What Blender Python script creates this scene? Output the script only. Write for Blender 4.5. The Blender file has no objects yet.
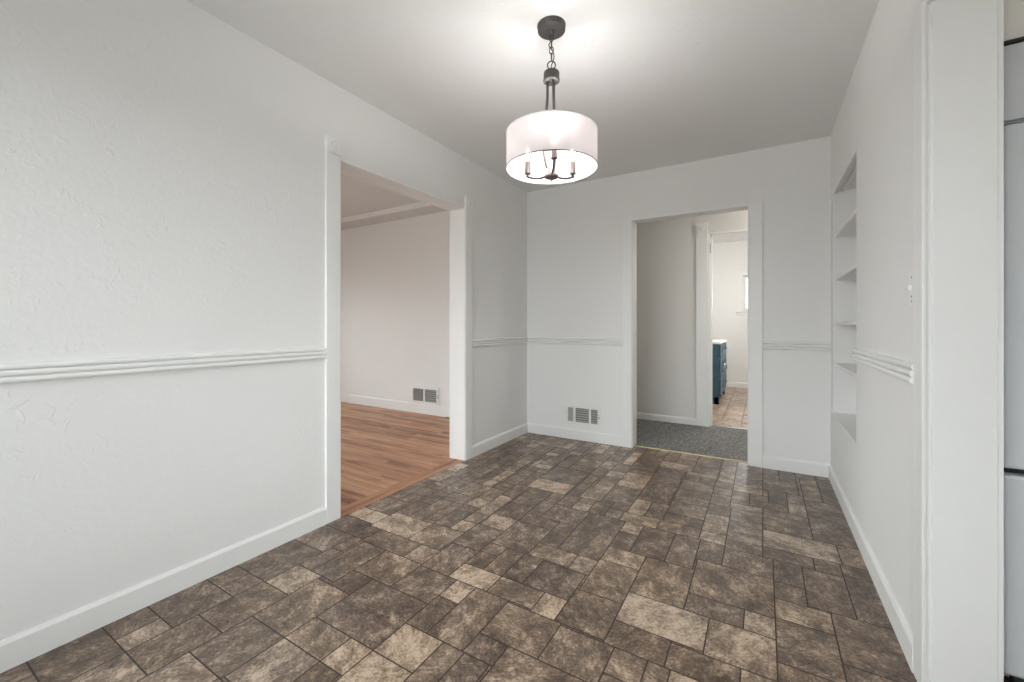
import bpy, bmesh, math, random
from mathutils import Vector, Matrix
random.seed(7)
SC = bpy.context.scene
COL = SC.collection
PI = math.pi

# ------------------------------------------------------------------ materials
def new_mat(name):
    m = bpy.data.materials.new(name); m.use_nodes = True
    nt = m.node_tree; b = nt.nodes['Principled BSDF']
    return m, nt, b

def simple(name, col, rough=0.5, metal=0.0, spec=0.5, noise=0.04, scale=12.0, bump=0.0, bscale=80.0):
    m, nt, b = new_mat(name)
    N, L = nt.nodes, nt.links
    tc = N.new('ShaderNodeTexCoord')
    n = N.new('ShaderNodeTexNoise'); n.inputs['Scale'].default_value = scale; n.inputs['Detail'].default_value = 4
    L.new(tc.outputs['Object'], n.inputs['Vector'])
    r = N.new('ShaderNodeValToRGB')
    r.color_ramp.elements[0].position = 0.3; r.color_ramp.elements[1].position = 0.7
    r.color_ramp.elements[0].color = [c*(1-noise) for c in col] + [1]
    r.color_ramp.elements[1].color = [min(1, c*(1+noise)) for c in col] + [1]
    L.new(n.outputs['Fac'], r.inputs['Fac']); L.new(r.outputs['Color'], b.inputs['Base Color'])
    b.inputs['Roughness'].default_value = rough; b.inputs['Metallic'].default_value = metal
    b.inputs['Specular IOR Level'].default_value = spec
    if bump:
        n2 = N.new('ShaderNodeTexNoise'); n2.inputs['Scale'].default_value = bscale; n2.inputs['Detail'].default_value = 2
        L.new(tc.outputs['Object'], n2.inputs['Vector'])
        bp = N.new('ShaderNodeBump'); bp.inputs['Strength'].default_value = bump; bp.inputs['Distance'].default_value = 0.002
        L.new(n2.outputs['Fac'], bp.inputs['Height']); L.new(bp.outputs['Normal'], b.inputs['Normal'])
    return m

def wall_mat(name, col, rough=0.55, lumps=0.35):
    """painted plaster with orange peel and scattered trowel nicks"""
    m, nt, b = new_mat(name)
    N, L = nt.nodes, nt.links
    b.inputs['Base Color'].default_value = (*col, 1); b.inputs['Roughness'].default_value = rough
    b.inputs['Specular IOR Level'].default_value = 0.35
    tc = N.new('ShaderNodeTexCoord')
    geo = N.new('ShaderNodeNewGeometry')
    a = N.new('ShaderNodeTexNoise'); a.inputs['Scale'].default_value = 55; a.inputs['Detail'].default_value = 3
    c = N.new('ShaderNodeTexNoise'); c.inputs['Scale'].default_value = 4.5; c.inputs['Detail'].default_value = 3
    d = N.new('ShaderNodeTexNoise'); d.inputs['Scale'].default_value = 26; d.inputs['Detail'].default_value = 5; d.inputs['Distortion'].default_value = 0.7
    for k in (a, c, d): L.new(geo.outputs['Position'], k.inputs['Vector'])
    thr = N.new('ShaderNodeMapRange'); thr.inputs['From Min'].default_value = 0.57; thr.inputs['From Max'].default_value = 0.66
    L.new(d.outputs['Fac'], thr.inputs['Value'])
    big = N.new('ShaderNodeMapRange'); big.inputs['From Min'].default_value = 0.42; big.inputs['From Max'].default_value = 0.62
    L.new(c.outputs['Fac'], big.inputs['Value'])
    mul = N.new('ShaderNodeMath'); mul.operation = 'MULTIPLY'
    L.new(thr.outputs['Result'], mul.inputs[0]); L.new(big.outputs['Result'], mul.inputs[1])
    mul2 = N.new('ShaderNodeMath'); mul2.operation = 'MULTIPLY_ADD'; mul2.inputs[1].default_value = lumps
    L.new(mul.outputs[0], mul2.inputs[0])
    sc = N.new('ShaderNodeMath'); sc.operation = 'MULTIPLY'; sc.inputs[1].default_value = 0.30
    L.new(a.outputs['Fac'], sc.inputs[0]); L.new(sc.outputs[0], mul2.inputs[2])
    bp = N.new('ShaderNodeBump'); bp.inputs['Strength'].default_value = 0.7; bp.inputs['Distance'].default_value = 0.0045
    L.new(mul2.outputs[0], bp.inputs['Height']); L.new(bp.outputs['Normal'], b.inputs['Normal'])
    return m

def stone_mat():
    """sheet vinyl printed as slate: tone per tile from attribute 'tile' (r=tone, g,b=random)"""
    m, nt, b = new_mat('slate_vinyl')
    N, L = nt.nodes, nt.links
    at = N.new('ShaderNodeAttribute'); at.attribute_name = 'tile'; at.attribute_type = 'GEOMETRY'
    sep = N.new('ShaderNodeSeparateColor'); L.new(at.outputs['Color'], sep.inputs['Color'])
    geo = N.new('ShaderNodeNewGeometry')
    off = N.new('ShaderNodeVectorMath'); off.operation = 'MULTIPLY_ADD'
    off.inputs[1].default_value = (37, 53, 41)
    L.new(at.outputs['Color'], off.inputs[0]); L.new(geo.outputs['Position'], off.inputs[2])
    rot = N.new('ShaderNodeVectorRotate'); rot.rotation_type = 'Z_AXIS'
    ang = N.new('ShaderNodeMath'); ang.operation = 'MULTIPLY'; ang.inputs[1].default_value = 2.6
    L.new(sep.outputs['Green'], ang.inputs[0]); L.new(ang.outputs[0], rot.inputs['Angle'])
    L.new(off.outputs[0], rot.inputs['Vector'])
    mp = N.new('ShaderNodeMapping'); mp.inputs['Scale'].default_value = (1, 1.35, 1)
    L.new(rot.outputs[0], mp.inputs['Vector'])
    n1 = N.new('ShaderNodeTexNoise'); n1.inputs['Scale'].default_value = 7; n1.inputs['Detail'].default_value = 9; n1.inputs['Roughness'].default_value = 0.68; n1.inputs['Distortion'].default_value = 0.35
    n2 = N.new('ShaderNodeTexNoise'); n2.inputs['Scale'].default_value = 85; n2.inputs['Detail'].default_value = 6; n2.inputs['Roughness'].default_value = 0.7; n2.inputs['Distortion'].default_value = 0.3
    n4 = N.new('ShaderNodeTexNoise'); n4.inputs['Scale'].default_value = 20; n4.inputs['Detail'].default_value = 7; n4.inputs['Roughness'].default_value = 0.72; n4.inputs['Distortion'].default_value = 0.5
    n3 = N.new('ShaderNodeTexNoise'); n3.inputs['Scale'].default_value = 5.5; n3.inputs['Detail'].default_value = 5; n3.inputs['Roughness'].default_value = 0.6; n3.inputs['Distortion'].default_value = 2.2
    for k in (n1, n2, n3, n4): L.new(mp.outputs[0], k.inputs['Vector'])
    # value = tone + (n1-.5)*a + (n2-.5)*b
    def ma(x, mul_, add):
        q = N.new('ShaderNodeMath'); q.operation = 'MULTIPLY_ADD'; q.inputs[1].default_value = mul_
        L.new(x, q.inputs[0])
        if isinstance(add, float): q.inputs[2].default_value = add
        else: L.new(add, q.inputs[2])
        return q.outputs[0]
    pm = N.new('ShaderNodeMapRange'); pm.interpolation_type = 'SMOOTHSTEP'; pm.inputs['From Min'].default_value = 0.50; pm.inputs['From Max'].default_value = 0.57
    L.new(n4.outputs['Fac'], pm.inputs['Value'])
    s = ma(n1.outputs['Fac'], 1.55, -1.255)
    s = ma(pm.outputs['Result'], 0.19, s)
    s = ma(n2.outputs['Fac'], 1.35, s)
    s = ma(sep.outputs['Red'], 0.56, s)
    ramp = N.new('ShaderNodeValToRGB'); cr = ramp.color_ramp
    cr.elements[0].position = 0.0; cr.elements[0].color = (0.045, 0.034, 0.027, 1)
    cr.elements[1].position = 1.0; cr.elements[1].color = (0.58, 0.50, 0.40, 1)
    for p, c in ((0.22, (0.096, 0.071, 0.053)), (0.42, (0.165, 0.127, 0.095)), (0.62, (0.280, 0.222, 0.165)), (0.80, (0.48, 0.390, 0.285))):
        e = cr.elements.new(p); e.color = (*c, 1)
    L.new(s, ramp.inputs['Fac'])
    # veins
    ab = N.new('ShaderNodeMath'); ab.operation = 'SUBTRACT'; ab.inputs[1].default_value = 0.5
    L.new(n3.outputs['Fac'], ab.inputs[0])
    ab2 = N.new('ShaderNodeMath'); ab2.operation = 'ABSOLUTE'; L.new(ab.outputs[0], ab2.inputs[0])
    vr = N.new('ShaderNodeMapRange'); vr.inputs['From Min'].default_value = 0.0; vr.inputs['From Max'].default_value = 0.012
    vr.inputs['To Min'].default_value = 0.45; vr.inputs['To Max'].default_value = 1.0
    L.new(ab2.outputs[0], vr.inputs['Value'])
    mx = N.new('ShaderNodeMix'); mx.data_type = 'RGBA'; mx.blend_type = 'MULTIPLY'; mx.inputs['Factor'].default_value = 1.0
    L.new(ramp.outputs['Color'], mx.inputs['A']); L.new(vr.outputs['Result'], mx.inputs['B'])
    # slight warm or cool cast per tile
    hue = N.new('ShaderNodeMix'); hue.data_type = 'RGBA'
    hue.inputs['A'].default_value = (1.08, 0.985, 0.93, 1); hue.inputs['B'].default_value = (1.03, 0.97, 1.0, 1)
    L.new(sep.outputs['Blue'], hue.inputs['Factor'])
    mx2 = N.new('ShaderNodeMix'); mx2.data_type = 'RGBA'; mx2.blend_type = 'MULTIPLY'; mx2.inputs['Factor'].default_value = 1.0
    L.new(mx.outputs['Result'], mx2.inputs['A']); L.new(hue.outputs['Result'], mx2.inputs['B'])
    L.new(mx2.outputs['Result'], b.inputs['Base Color'])
    rr = N.new('ShaderNodeMapRange'); rr.inputs['To Min'].default_value = 0.22; rr.inputs['To Max'].default_value = 0.38
    L.new(n2.outputs['Fac'], rr.inputs['Value']); L.new(rr.outputs['Result'], b.inputs['Roughness'])
    bp = N.new('ShaderNodeBump'); bp.inputs['Strength'].default_value = 0.25; bp.inputs['Distance'].default_value = 0.0012
    L.new(n2.outputs['Fac'], bp.inputs['Height']); L.new(bp.outputs['Normal'], b.inputs['Normal'])
    b.inputs['Specular IOR Level'].default_value = 0.5
    return m

def oak_mat(name, along='X'):
    m, nt, b = new_mat(name)
    N, L = nt.nodes, nt.links
    geo = N.new('ShaderNodeNewGeometry')
    sep = N.new('ShaderNodeSeparateXYZ'); L.new(geo.outputs['Position'], sep.inputs[0])
    U, V = (sep.outputs['X'], sep.outputs['Y']) if along == 'X' else (sep.outputs['Y'], sep.outputs['X'])
    def mth(op, a, bb=None, c=None):
        q = N.new('ShaderNodeMath'); q.operation = op
        for i, x in enumerate((a, bb, c)):
            if x is None: continue
            if isinstance(x, (int, float)): q.inputs[i].default_value = x
            else: L.new(x, q.inputs[i])
        return q.outputs[0]
    W = 0.072 if along == 'X' else 0.5
    row = mth('FLOOR', mth('DIVIDE', V, W))
    wn = N.new('ShaderNodeTexWhiteNoise'); wn.noise_dimensions = '1D'; L.new(row, wn.inputs['W'])
    LEN = 0.95 if along == 'X' else 30
    us = mth('ADD', mth('DIVIDE', U, LEN), mth('MULTIPLY', wn.outputs['Value'], 7.3))
    brd = mth('FLOOR', us)
    wn2 = N.new('ShaderNodeTexWhiteNoise'); wn2.noise_dimensions = '2D'
    cmb = N.new('ShaderNodeCombineXYZ'); L.new(row, cmb.inputs[0]); L.new(brd, cmb.inputs[1]); L.new(cmb.outputs[0], wn2.inputs['Vector'])
    # grain
    gx = N.new('ShaderNodeCombineXYZ')
    L.new(mth('MULTIPLY', U, 1.1), gx.inputs[0]); L.new(mth('MULTIPLY', V, 13.0), gx.inputs[1]); L.new(mth('MULTIPLY', wn2.outputs['Value'], 40.0), gx.inputs[2])
    n = N.new('ShaderNodeTexNoise'); n.inputs['Scale'].default_value = 1.6; n.inputs['Detail'].default_value = 7; n.inputs['Roughness'].default_value = 0.62; n.inputs['Distortion'].default_value = 0.8
    L.new(gx.outputs[0], n.inputs['Vector'])
    s = mth('ADD', mth('MULTIPLY_ADD', n.outputs['Fac'], 1.5, -.40), mth('MULTIPLY', wn2.outputs['Value'], 0.42))
    ramp = N.new('ShaderNodeValToRGB'); cr = ramp.color_ramp
    cr.elements[0].position = 0.22; cr.elements[0].color = (0.19, 0.080, 0.042, 1)
    cr.elements[1].position = 0.95; cr.elements[1].color = (0.66, 0.38, 0.225, 1)
    e = cr.elements.new(0.5); e.color = (0.46, 0.230, 0.130, 1)
    L.new(s, ramp.inputs['Fac'])
    # seams
    fv = mth('FRACT', mth('DIVIDE', V, W)); fu = mth('FRACT', us)
    e1 = mth('LESS_THAN', fv, 0.035); e2 = mth('LESS_THAN', fu, 0.0022)
    seam = mth('MAXIMUM', e1, e2)
    mx = N.new('ShaderNodeMix'); mx.data_type = 'RGBA'; L.new(mth('MULTIPLY', seam, 0.75), mx.inputs['Factor'])
    L.new(ramp.outputs['Color'], mx.inputs['A']); mx.inputs['B'].default_value = (0.10, 0.045, 0.022, 1)
    L.new(mx.outputs['Result'], b.inputs['Base Color'])
    b.inputs['Roughness'].default_value = 0.42; b.inputs['Specular IOR Level'].default_value = 0.35
    return m

def carpet_mat():
    m, nt, b = new_mat('grey_carpet')
    N, L = nt.nodes, nt.links
    geo = N.new('ShaderNodeNewGeometry')
    n = N.new('ShaderNodeTexNoise'); n.inputs['Scale'].default_value = 75; n.inputs['Detail'].default_value = 4
    L.new(geo.outputs['Position'], n.inputs['Vector'])
    r = N.new('ShaderNodeValToRGB')
    r.color_ramp.elements[0].position = 0.35; r.color_ramp.elements[0].color = (0.10, 0.10, 0.098, 1)
    r.color_ramp.elements[1].position = 0.68; r.color_ramp.elements[1].color = (0.33, 0.327, 0.317, 1)
    L.new(n.outputs['Fac'], r.inputs['Fac']); L.new(r.outputs['Color'], b.inputs['Base Color'])
    b.inputs['Roughness'].default_value = 0.95; b.inputs['Specular IOR Level'].default_value = 0.1
    bp = N.new('ShaderNodeBump'); bp.inputs['Strength'].default_value = 0.9; bp.inputs['Distance'].default_value = 0.004
    L.new(n.outputs['Fac'], bp.inputs['Height']); L.new(bp.outputs['Normal'], b.inputs['Normal'])
    return m

def shade_mat():
    m = bpy.data.materials.new('sheer_white_fabric'); m.use_nodes = True
    nt = m.node_tree; N, L = nt.nodes, nt.links; N.clear()
    out = N.new('ShaderNodeOutputMaterial')
    tc = N.new('ShaderNodeTexCoord')
    w = N.new('ShaderNodeTexNoise'); w.inputs['Scale'].default_value = 220; w.inputs['Detail'].default_value = 1
    L.new(tc.outputs['Object'], w.inputs['Vector'])
    r = N.new('ShaderNodeValToRGB')
    r.color_ramp.elements[0].color = (0.86, 0.81, 0.81, 1); r.color_ramp.elements[1].color = (0.93, 0.89, 0.89, 1)
    L.new(w.outputs['Fac'], r.inputs['Fac'])
    d = N.new('ShaderNodeBsdfDiffuse'); t = N.new('ShaderNodeBsdfTranslucent')
    L.new(r.outputs['Color'], d.inputs['Color'])
    tr = N.new('ShaderNodeBsdfTransparent'); tr.inputs['Color'].default_value = (1, 0.97, 0.97, 1)
    t.inputs['Color'].default_value = (0.180, 0.163, 0.164, 1)
    m1 = N.new('ShaderNodeMixShader'); m1.inputs[0].default_value = 0.5
    L.new(d.outputs[0], m1.inputs[1]); L.new(t.outputs[0], m1.inputs[2])
    m2 = N.new('ShaderNodeMixShader'); m2.inputs[0].default_value = 0.022
    L.new(m1.outputs[0], m2.inputs[1]); L.new(tr.outputs[0], m2.inputs[2])
    L.new(m2.outputs[0], out.inputs['Surface'])
    return m

def emit_mat(name, col, s):
    m, nt, b = new_mat(name)
    b.inputs['Base Color'].default_value = (*col, 1)
    b.inputs['Emission Color'].default_value = (*col, 1); b.inputs['Emission Strength'].default_value = s
    return m

def glass_mat():
    m = bpy.data.materials.new('window_glass'); m.use_nodes = True
    nt = m.node_tree; N, L = nt.nodes, nt.links; N.clear()
    out = N.new('ShaderNodeOutputMaterial')
    tr = N.new('ShaderNodeBsdfTransparent'); tr.inputs['Color'].default_value = (0.95, 0.97, 0.97, 1)
    g = N.new('ShaderNodeBsdfGlossy'); g.inputs['Roughness'].default_value = 0.02
    f = N.new('ShaderNodeFresnel'); f.inputs['IOR'].default_value = 1.45
    mx = N.new('ShaderNodeMixShader')
    L.new(f.outputs[0], mx.inputs[0]); L.new(tr.outputs[0], mx.inputs[1]); L.new(g.outputs[0], mx.inputs[2])
    L.new(mx.outputs[0], out.inputs['Surface'])
    return m

WALL = wall_mat('painted_plaster', (0.80, 0.80, 0.793), lumps=0.27)
WALL2 = wall_mat('painted_plaster_hall', (0.75, 0.735, 0.71), lumps=0.1)
CEIL = wall_mat('ceiling_paint', (0.79, 0.79, 0.785), rough=0.7, lumps=0.35)
TRIM = simple('white_trim_paint', (0.82, 0.82, 0.812), rough=0.38, noise=0.01)
STONE = stone_mat()
GROUT = simple('brown_grout', (0.040, 0.026, 0.018), rough=0.6, noise=0.2, scale=40)
OAK = oak_mat('oak_strip_floor', 'X'); OAK2 = oak_mat('oak_border_board', 'Y')
CARPET = carpet_mat()
BRONZE = simple('dark_bronze', (0.075, 0.068, 0.066), rough=0.45, metal=0.4, noise=0.15)
HUBM = simple('hub_bronze', (0.20, 0.165, 0.155), rough=0.4, metal=0.4, noise=0.1)
BROWNM = simple('candle_sleeve', (0.115, 0.085, 0.080), rough=0.45, metal=0.3, noise=0.1)
SHADE = shade_mat()
BULB = emit_mat('bulb_glow', (1.0, 0.93, 0.86), 12.0)
GREY = simple('vent_louver_grey', (0.30, 0.30, 0.29), rough=0.5, noise=0.08)
DARKV = simple('vent_dark_duct', (0.22, 0.22, 0.215), rough=0.8)
LOUVER = simple('vent_louver', (0.42, 0.42, 0.41), rough=0.5, noise=0.03)
VENTW = simple('vent_white_enamel', (0.80, 0.80, 0.785), rough=0.35, noise=0.02)
SCREW = simple('screw_metal', (0.32, 0.31, 0.29), rough=0.35, metal=0.8)
CHROME = simple('brushed_nickel', (0.55, 0.55, 0.54), rough=0.25, metal=1.0)
BRASS = simple('brass_strip', (0.52, 0.46, 0.26), rough=0.35, metal=0.5, noise=0.1)
TEAL = simple('teal_cabinet_paint', (0.030, 0.085, 0.125), rough=0.4, noise=0.08)
COUNTER = simple('white_marble_top', (0.85, 0.85, 0.84), rough=0.2, noise=0.05, scale=6)
FRIDGE = simple('appliance_white', (0.60, 0.625, 0.65), rough=0.33, noise=0.015, bump=0.05, bscale=400)
GASKET_SHADE = simple('black_gasket_and_shade', (0.02, 0.022, 0.024), rough=0.7)
CABW = simple('cabinet_pale_grey', (0.58, 0.60, 0.625), rough=0.45, noise=0.02)
BEIGE = wall_mat('kitchen_wall_paint', (0.74, 0.72, 0.68), lumps=0.1)
GLASS = glass_mat()

# ------------------------------------------------------------------ mesh helper
class MB:
    def __init__(s): s.v = []; s.f = []; s.m = []; s.sm = []; s.mats = []
    def mi(s, mat):
        if mat not in s.mats: s.mats.append(mat)
        return s.mats.index(mat)
    def add(s, vs, fs, mat, smooth=False):
        k = len(s.v); i = s.mi(mat)
        s.v += [tuple(q) for q in vs]
        for f in fs: s.f.append([k+j for j in f]); s.m.append(i); s.sm.append(smooth)
    def box(s, x0, x1, y0, y1, z0, z1, mat):
        vs = [(x, y, z) for x in (x0, x1) for y in (y0, y1) for z in (z0, z1)]
        s.add(vs, [(0, 1, 3, 2), (4, 6, 7, 5), (0, 4, 5, 1), (2, 3, 7, 6), (0, 2, 6, 4), (1, 5, 7, 3)], mat)
        return s
    def extrude(s, prof, a, b, mat):
        """prof: closed list of 3D points; swept from offset a to offset b"""
        n = len(prof); A = [Vector(p)+Vector(a) for p in prof]; B = [Vector(p)+Vector(b) for p in prof]
        fs = [(i, (i+1) % n, n+(i+1) % n, n+i) for i in range(n)] + [tuple(range(n))[::-1], tuple(range(n, 2*n))]
        s.add(A+B, fs, mat); return s
    def lathe(s, c, prof, mat, n=40, axis='Z', smooth=True, cap=True):
        """prof: [(r, h)...]"""
        vs = []; fs = []
        def P(r, h, t):
            a, bb = r*math.cos(t), r*math.sin(t)
            if axis == 'Z': return (c[0]+a, c[1]+bb, c[2]+h)
            if axis == 'X': return (c[0]+h, c[1]+a, c[2]+bb)
            return (c[0]+a, c[1]+h, c[2]+bb)
        for r, h in prof:
            for k in range(n): vs.append(P(r, h, 2*PI*k/n))
        for i in range(len(prof)-1):
            for k in range(n): fs.append((i*n+k, i*n+(k+1) % n, (i+1)*n+(k+1) % n, (i+1)*n+k))
        s.add(vs, fs, mat, smooth)
        if cap:
            for i, rev in ((0, True), (len(prof)-1, False)):
                if prof[i][0] > 1e-5:
                    loop = [i*n+k for k in range(n)]
                    s.add([vs[j] for j in loop], [tuple(range(n))[::-1] if rev else tuple(range(n))], mat)
        return s
    def tube(s, pts, r, mat, n=10, closed=False):
        pts = [Vector(p) for p in pts]; m = len(pts); vs = []; fs = []
        up = None
        for i, p in enumerate(pts):
            if closed: t = pts[(i+1) % m]-pts[(i-1) % m]
            else: t = pts[min(i+1, m-1)]-pts[max(i-1, 0)]
            t.normalize()
            if up is None: up = t.orthogonal().normalized()
            up = (up - t*up.dot(t)).normalized(); w = t.cross(up)
            rr = r[i] if isinstance(r, (list, tuple)) else r
            for k in range(n):
                a = 2*PI*k/n; vs.append(p+(up*math.cos(a)+w*math.sin(a))*rr)
        for i in range(m if closed else m-1):
            j = (i+1) % m
            for k in range(n): fs.append((i*n+k, i*n+(k+1) % n, j*n+(k+1) % n, j*n+k))
        if not closed: fs += [tuple(range(n))[::-1], tuple(range((m-1)*n, m*n))]
        s.add(vs, fs, mat, True); return s
    def build(s, name, parent=None, bevel=0.0, seg=2, origin=None):
        me = bpy.data.meshes.new(name)
        vs = [Vector(q) for q in s.v]
        lo = Vector([min(q[i] for q in vs) for i in range(3)]); hi = Vector([max(q[i] for q in vs) for i in range(3)])
        o = Vector(origin) if origin else Vector(((lo.x+hi.x)/2, (lo.y+hi.y)/2, lo.z))
        me.from_pydata([q-o for q in vs], [], s.f)
        for mat in s.mats: me.materials.append(mat)
        for p, i, sm in zip(me.polygons, s.m, s.sm): p.material_index = i; p.use_smooth = sm
        me.update()
        bm = bmesh.new(); bm.from_mesh(me)
        bmesh.ops.recalc_face_normals(bm, faces=bm.faces); bm.to_mesh(me); bm.free()
        ob = bpy.data.objects.new(name, me); COL.objects.link(ob)
        ob['wo'] = list(o)
        if parent is not None:
            ob.parent = parent; ob.location = o-Vector(parent['wo'])
        else: ob.location = o
        if bevel:
            b = ob.modifiers.new('bevel', 'BEVEL'); b.width = bevel; b.segments = seg; b.limit_method = 'ANGLE'
        return ob

def thing(name, label, cat, loc, group=None):
    o = bpy.data.objects.new(name, None); COL.objects.link(o); o.location = loc; o['wo'] = list(loc)
    o.empty_display_size = 0.1
    o['label'] = label; o['category'] = cat
    if group: o['group'] = group
    return o
def tag(o, label, cat, group=None):
    o['label'] = label; o['category'] = cat
    if group: o['group'] = group
    return o
def struct(o, label=None):
    o['kind'] = 'structure'
    if label: o['label'] = label
    return o
def B(*a): return MB().box(*a)

# ------------------------------------------------------------------ room dimensions (metres; camera above the origin)
XL, XR, YB, YF, H = -2.058, 0.415, 3.7285, -0.75, 2.44
LT = 0.145                      # thickness of left wall
OY0, OY1, OH = 1.519, 2.685, 2.035   # living room opening
DX0, DX1, DH = -0.996, -0.093, 2.025  # hall opening
HY0, HY1 = 3.845, 4.900         # hallway
KX = 0.553                      # kitchen side of right wall
JY = 1.685                      # end of right wall (kitchen opening)

# ------------------------------------------------------------------ walls
def wall_boxes(name, boxes, mat, label=None):
    m = MB()
    for bb in boxes: m.box(*bb, mat)
    return struct(m.build(name), label)

wall_boxes('wall_left', [(XL-LT, XL, YF-.15, OY0, 0, H), (XL-LT, XL, OY1, YB+.116, 0, H), (XL-LT, XL, OY0, OY1, OH, H)], WALL, 'white left wall with the wide opening to the wood-floored room')
wall_boxes('wall_back', [(XL, DX0, YB, HY0, 0, H), (DX1, XR+.45, YB, HY0, 0, H), (DX0, DX1, YB, HY0, DH, H)], WALL, 'white back wall with the doorway to the hall')
# right wall with niche (y 2.768..3.61, z .482..2.01, 0.22 deep)
NY0, NY1, NZ0, NZ1, ND = 2.768, 3.610, 0.482, 2.010, 0.22
wall_boxes('wall_right', [
    (XR, KX, JY, NY0, 0, H), (XR, XR+.25, NY1, YB, 0, H),
    (XR, XR+.25, NY0, NY1, 0, NZ0), (XR, XR+.25, NY0, NY1, NZ1, H),
    (XR+ND, XR+.25, NY0, NY1, NZ0, NZ1), (KX, XR+.25, NY0-.02, NY0, 0, H),
    (XR, KX, YF-.15, -.25, 0, H), (XR, KX, -.25, JY, 2.045, H)], WALL, 'white right wall with recessed shelves and the kitchen opening')

def wall_with_window(name, axis, c0, c1, u0, u1, z0, z1, wins, mat, label=None):
    """axis 'Y': wall spans x u0..u1 at y c0..c1; wins: (a,b,z0,z1)"""
    m = MB()
    def bx(a, b, p, q):
        if axis == 'Y': m.box(a, b, c0, c1, p, q, mat)
        else: m.box(c0, c1, a, b, p, q, mat)
    cur = u0
    for a, b, p, q in wins:
        bx(cur, a, z0, z1); bx(a, b, z0, p); bx(a, b, q, z1); cur = b
    bx(cur, u1, z0, z1)
    return struct(m.build(name), label)

wall_with_window('wall_rear', 'Y', YF-.15, YF, XL, XR, 0, H, [(-1.93, -0.2, .35, 2.12)], WALL, 'wall behind the viewer with an unseen window added for daylight')
# living room
LX0, LY0, LYB = -6.3, -1.2, 3.845
wall_boxes('wall_living_end', [(LX0, XL-LT, LYB, LYB+.12, 0, 2.7)], WALL, 'pale end wall of the wood-floored room')
wall_with_window('wall_living_west', 'X', LX0-.15, LX0, LY0, LYB, 0, 2.7, [(0.0, 3.2, .25, 1.75)], WALL)
wall_with_window('wall_living_south', 'Y', LY0-.15, LY0, LX0, XL-LT, 0, 2.7, [(-5.6, -4.2, .10, 1.75)], WALL)
wall_boxes('wall_living_east', [(XL-LT, XL, LY0, YF-.15, 0, 2.7)], WALL)
# hall
wall_boxes('wall_hall', [(-3.2, -0.485, HY1, HY1+.115, 0, 2.56), (0.33, 1.5, HY1, HY1+.115, 0, 2.56), (-0.485, 0.33, HY1, HY1+.115, 2.065, 2.56)], WALL2, 'greige hall wall with the bathroom doorway')
wall_boxes('wall_hall_west', [(-3.3, -3.2, HY0+.12, HY1, 0, H)], WALL2)
wall_boxes('wall_hall_east', [(1.5, 1.6, HY0, HY1+.115, 0, H)], WALL2)
wall_boxes('wall_hall_near', [(XR+.45, 1.5, HY0-.1, HY0, 0, H)], WALL2)
# bathroom
BH = 2.56
wall_with_window('wall_bath_end', 'Y', 8.30, 8.42, -1.5, 1.2, 0, BH, [(-0.29, 0.45, 1.34, 1.95)], WALL, 'far bathroom wall with a small high window')
wall_boxes('wall_bath_west', [(-1.5, -1.4, HY1+.115, 8.30, 0, BH)], WALL)
wall_with_window('wall_bath_east', 'X', 1.1, 1.2, HY1+.115, 8.30, 0, BH, [(5.6, 7.4, 1.1, 2.1)], WALL)
# kitchen
wall_with_window('wall_kitchen_east', 'X', 3.4, 3.55, -1.1, 2.75, 0, H, [(-0.1, 1.75, .65, 1.85)], BEIGE)
wall_with_window('wall_kitchen_south', 'Y', -1.25, -1.1, XR, 3.55, 0, H, [], BEIGE)
wall_boxes('wall_kitchen_north', [(XR+.25, 3.55, 2.65, 2.77, 0, H)], BEIGE)

# ceilings
struct(B(XL-LT, 3.55, YF-.5, YB+.116, H, H+.12, CEIL).build('ceiling'), 'white dining room ceiling')
CEIL2 = wall_mat('living_ceiling_shaded', (0.60, 0.60, 0.59), rough=0.7, lumps=0.1)  # darker than the other ceilings; this room's dimness is put into the colour
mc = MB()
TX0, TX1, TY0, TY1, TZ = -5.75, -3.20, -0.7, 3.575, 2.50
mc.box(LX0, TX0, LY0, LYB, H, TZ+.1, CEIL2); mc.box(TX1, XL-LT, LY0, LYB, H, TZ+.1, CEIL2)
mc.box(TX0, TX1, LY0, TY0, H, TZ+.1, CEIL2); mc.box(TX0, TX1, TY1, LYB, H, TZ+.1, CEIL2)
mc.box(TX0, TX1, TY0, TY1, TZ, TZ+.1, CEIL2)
for q in ((TX0, TX1, TY1-.012, TY1), (TX0, TX0+.012, TY0, TY1-.012), (TX1-.012, TX1, TY0, TY1-.012)): mc.box(*q, H, TZ, TRIM)  # paler strips paint the light on the faces of the tray step
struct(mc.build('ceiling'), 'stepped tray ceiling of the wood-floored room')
struct(B(-3.3, 1.6, HY0, HY1, H, H+.1, CEIL).build('ceiling'), 'hall ceiling')
struct(B(-1.5, 1.2, HY1+.115, 8.42, BH, BH+.1, CEIL).build('ceiling'), 'bathroom ceiling')

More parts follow.
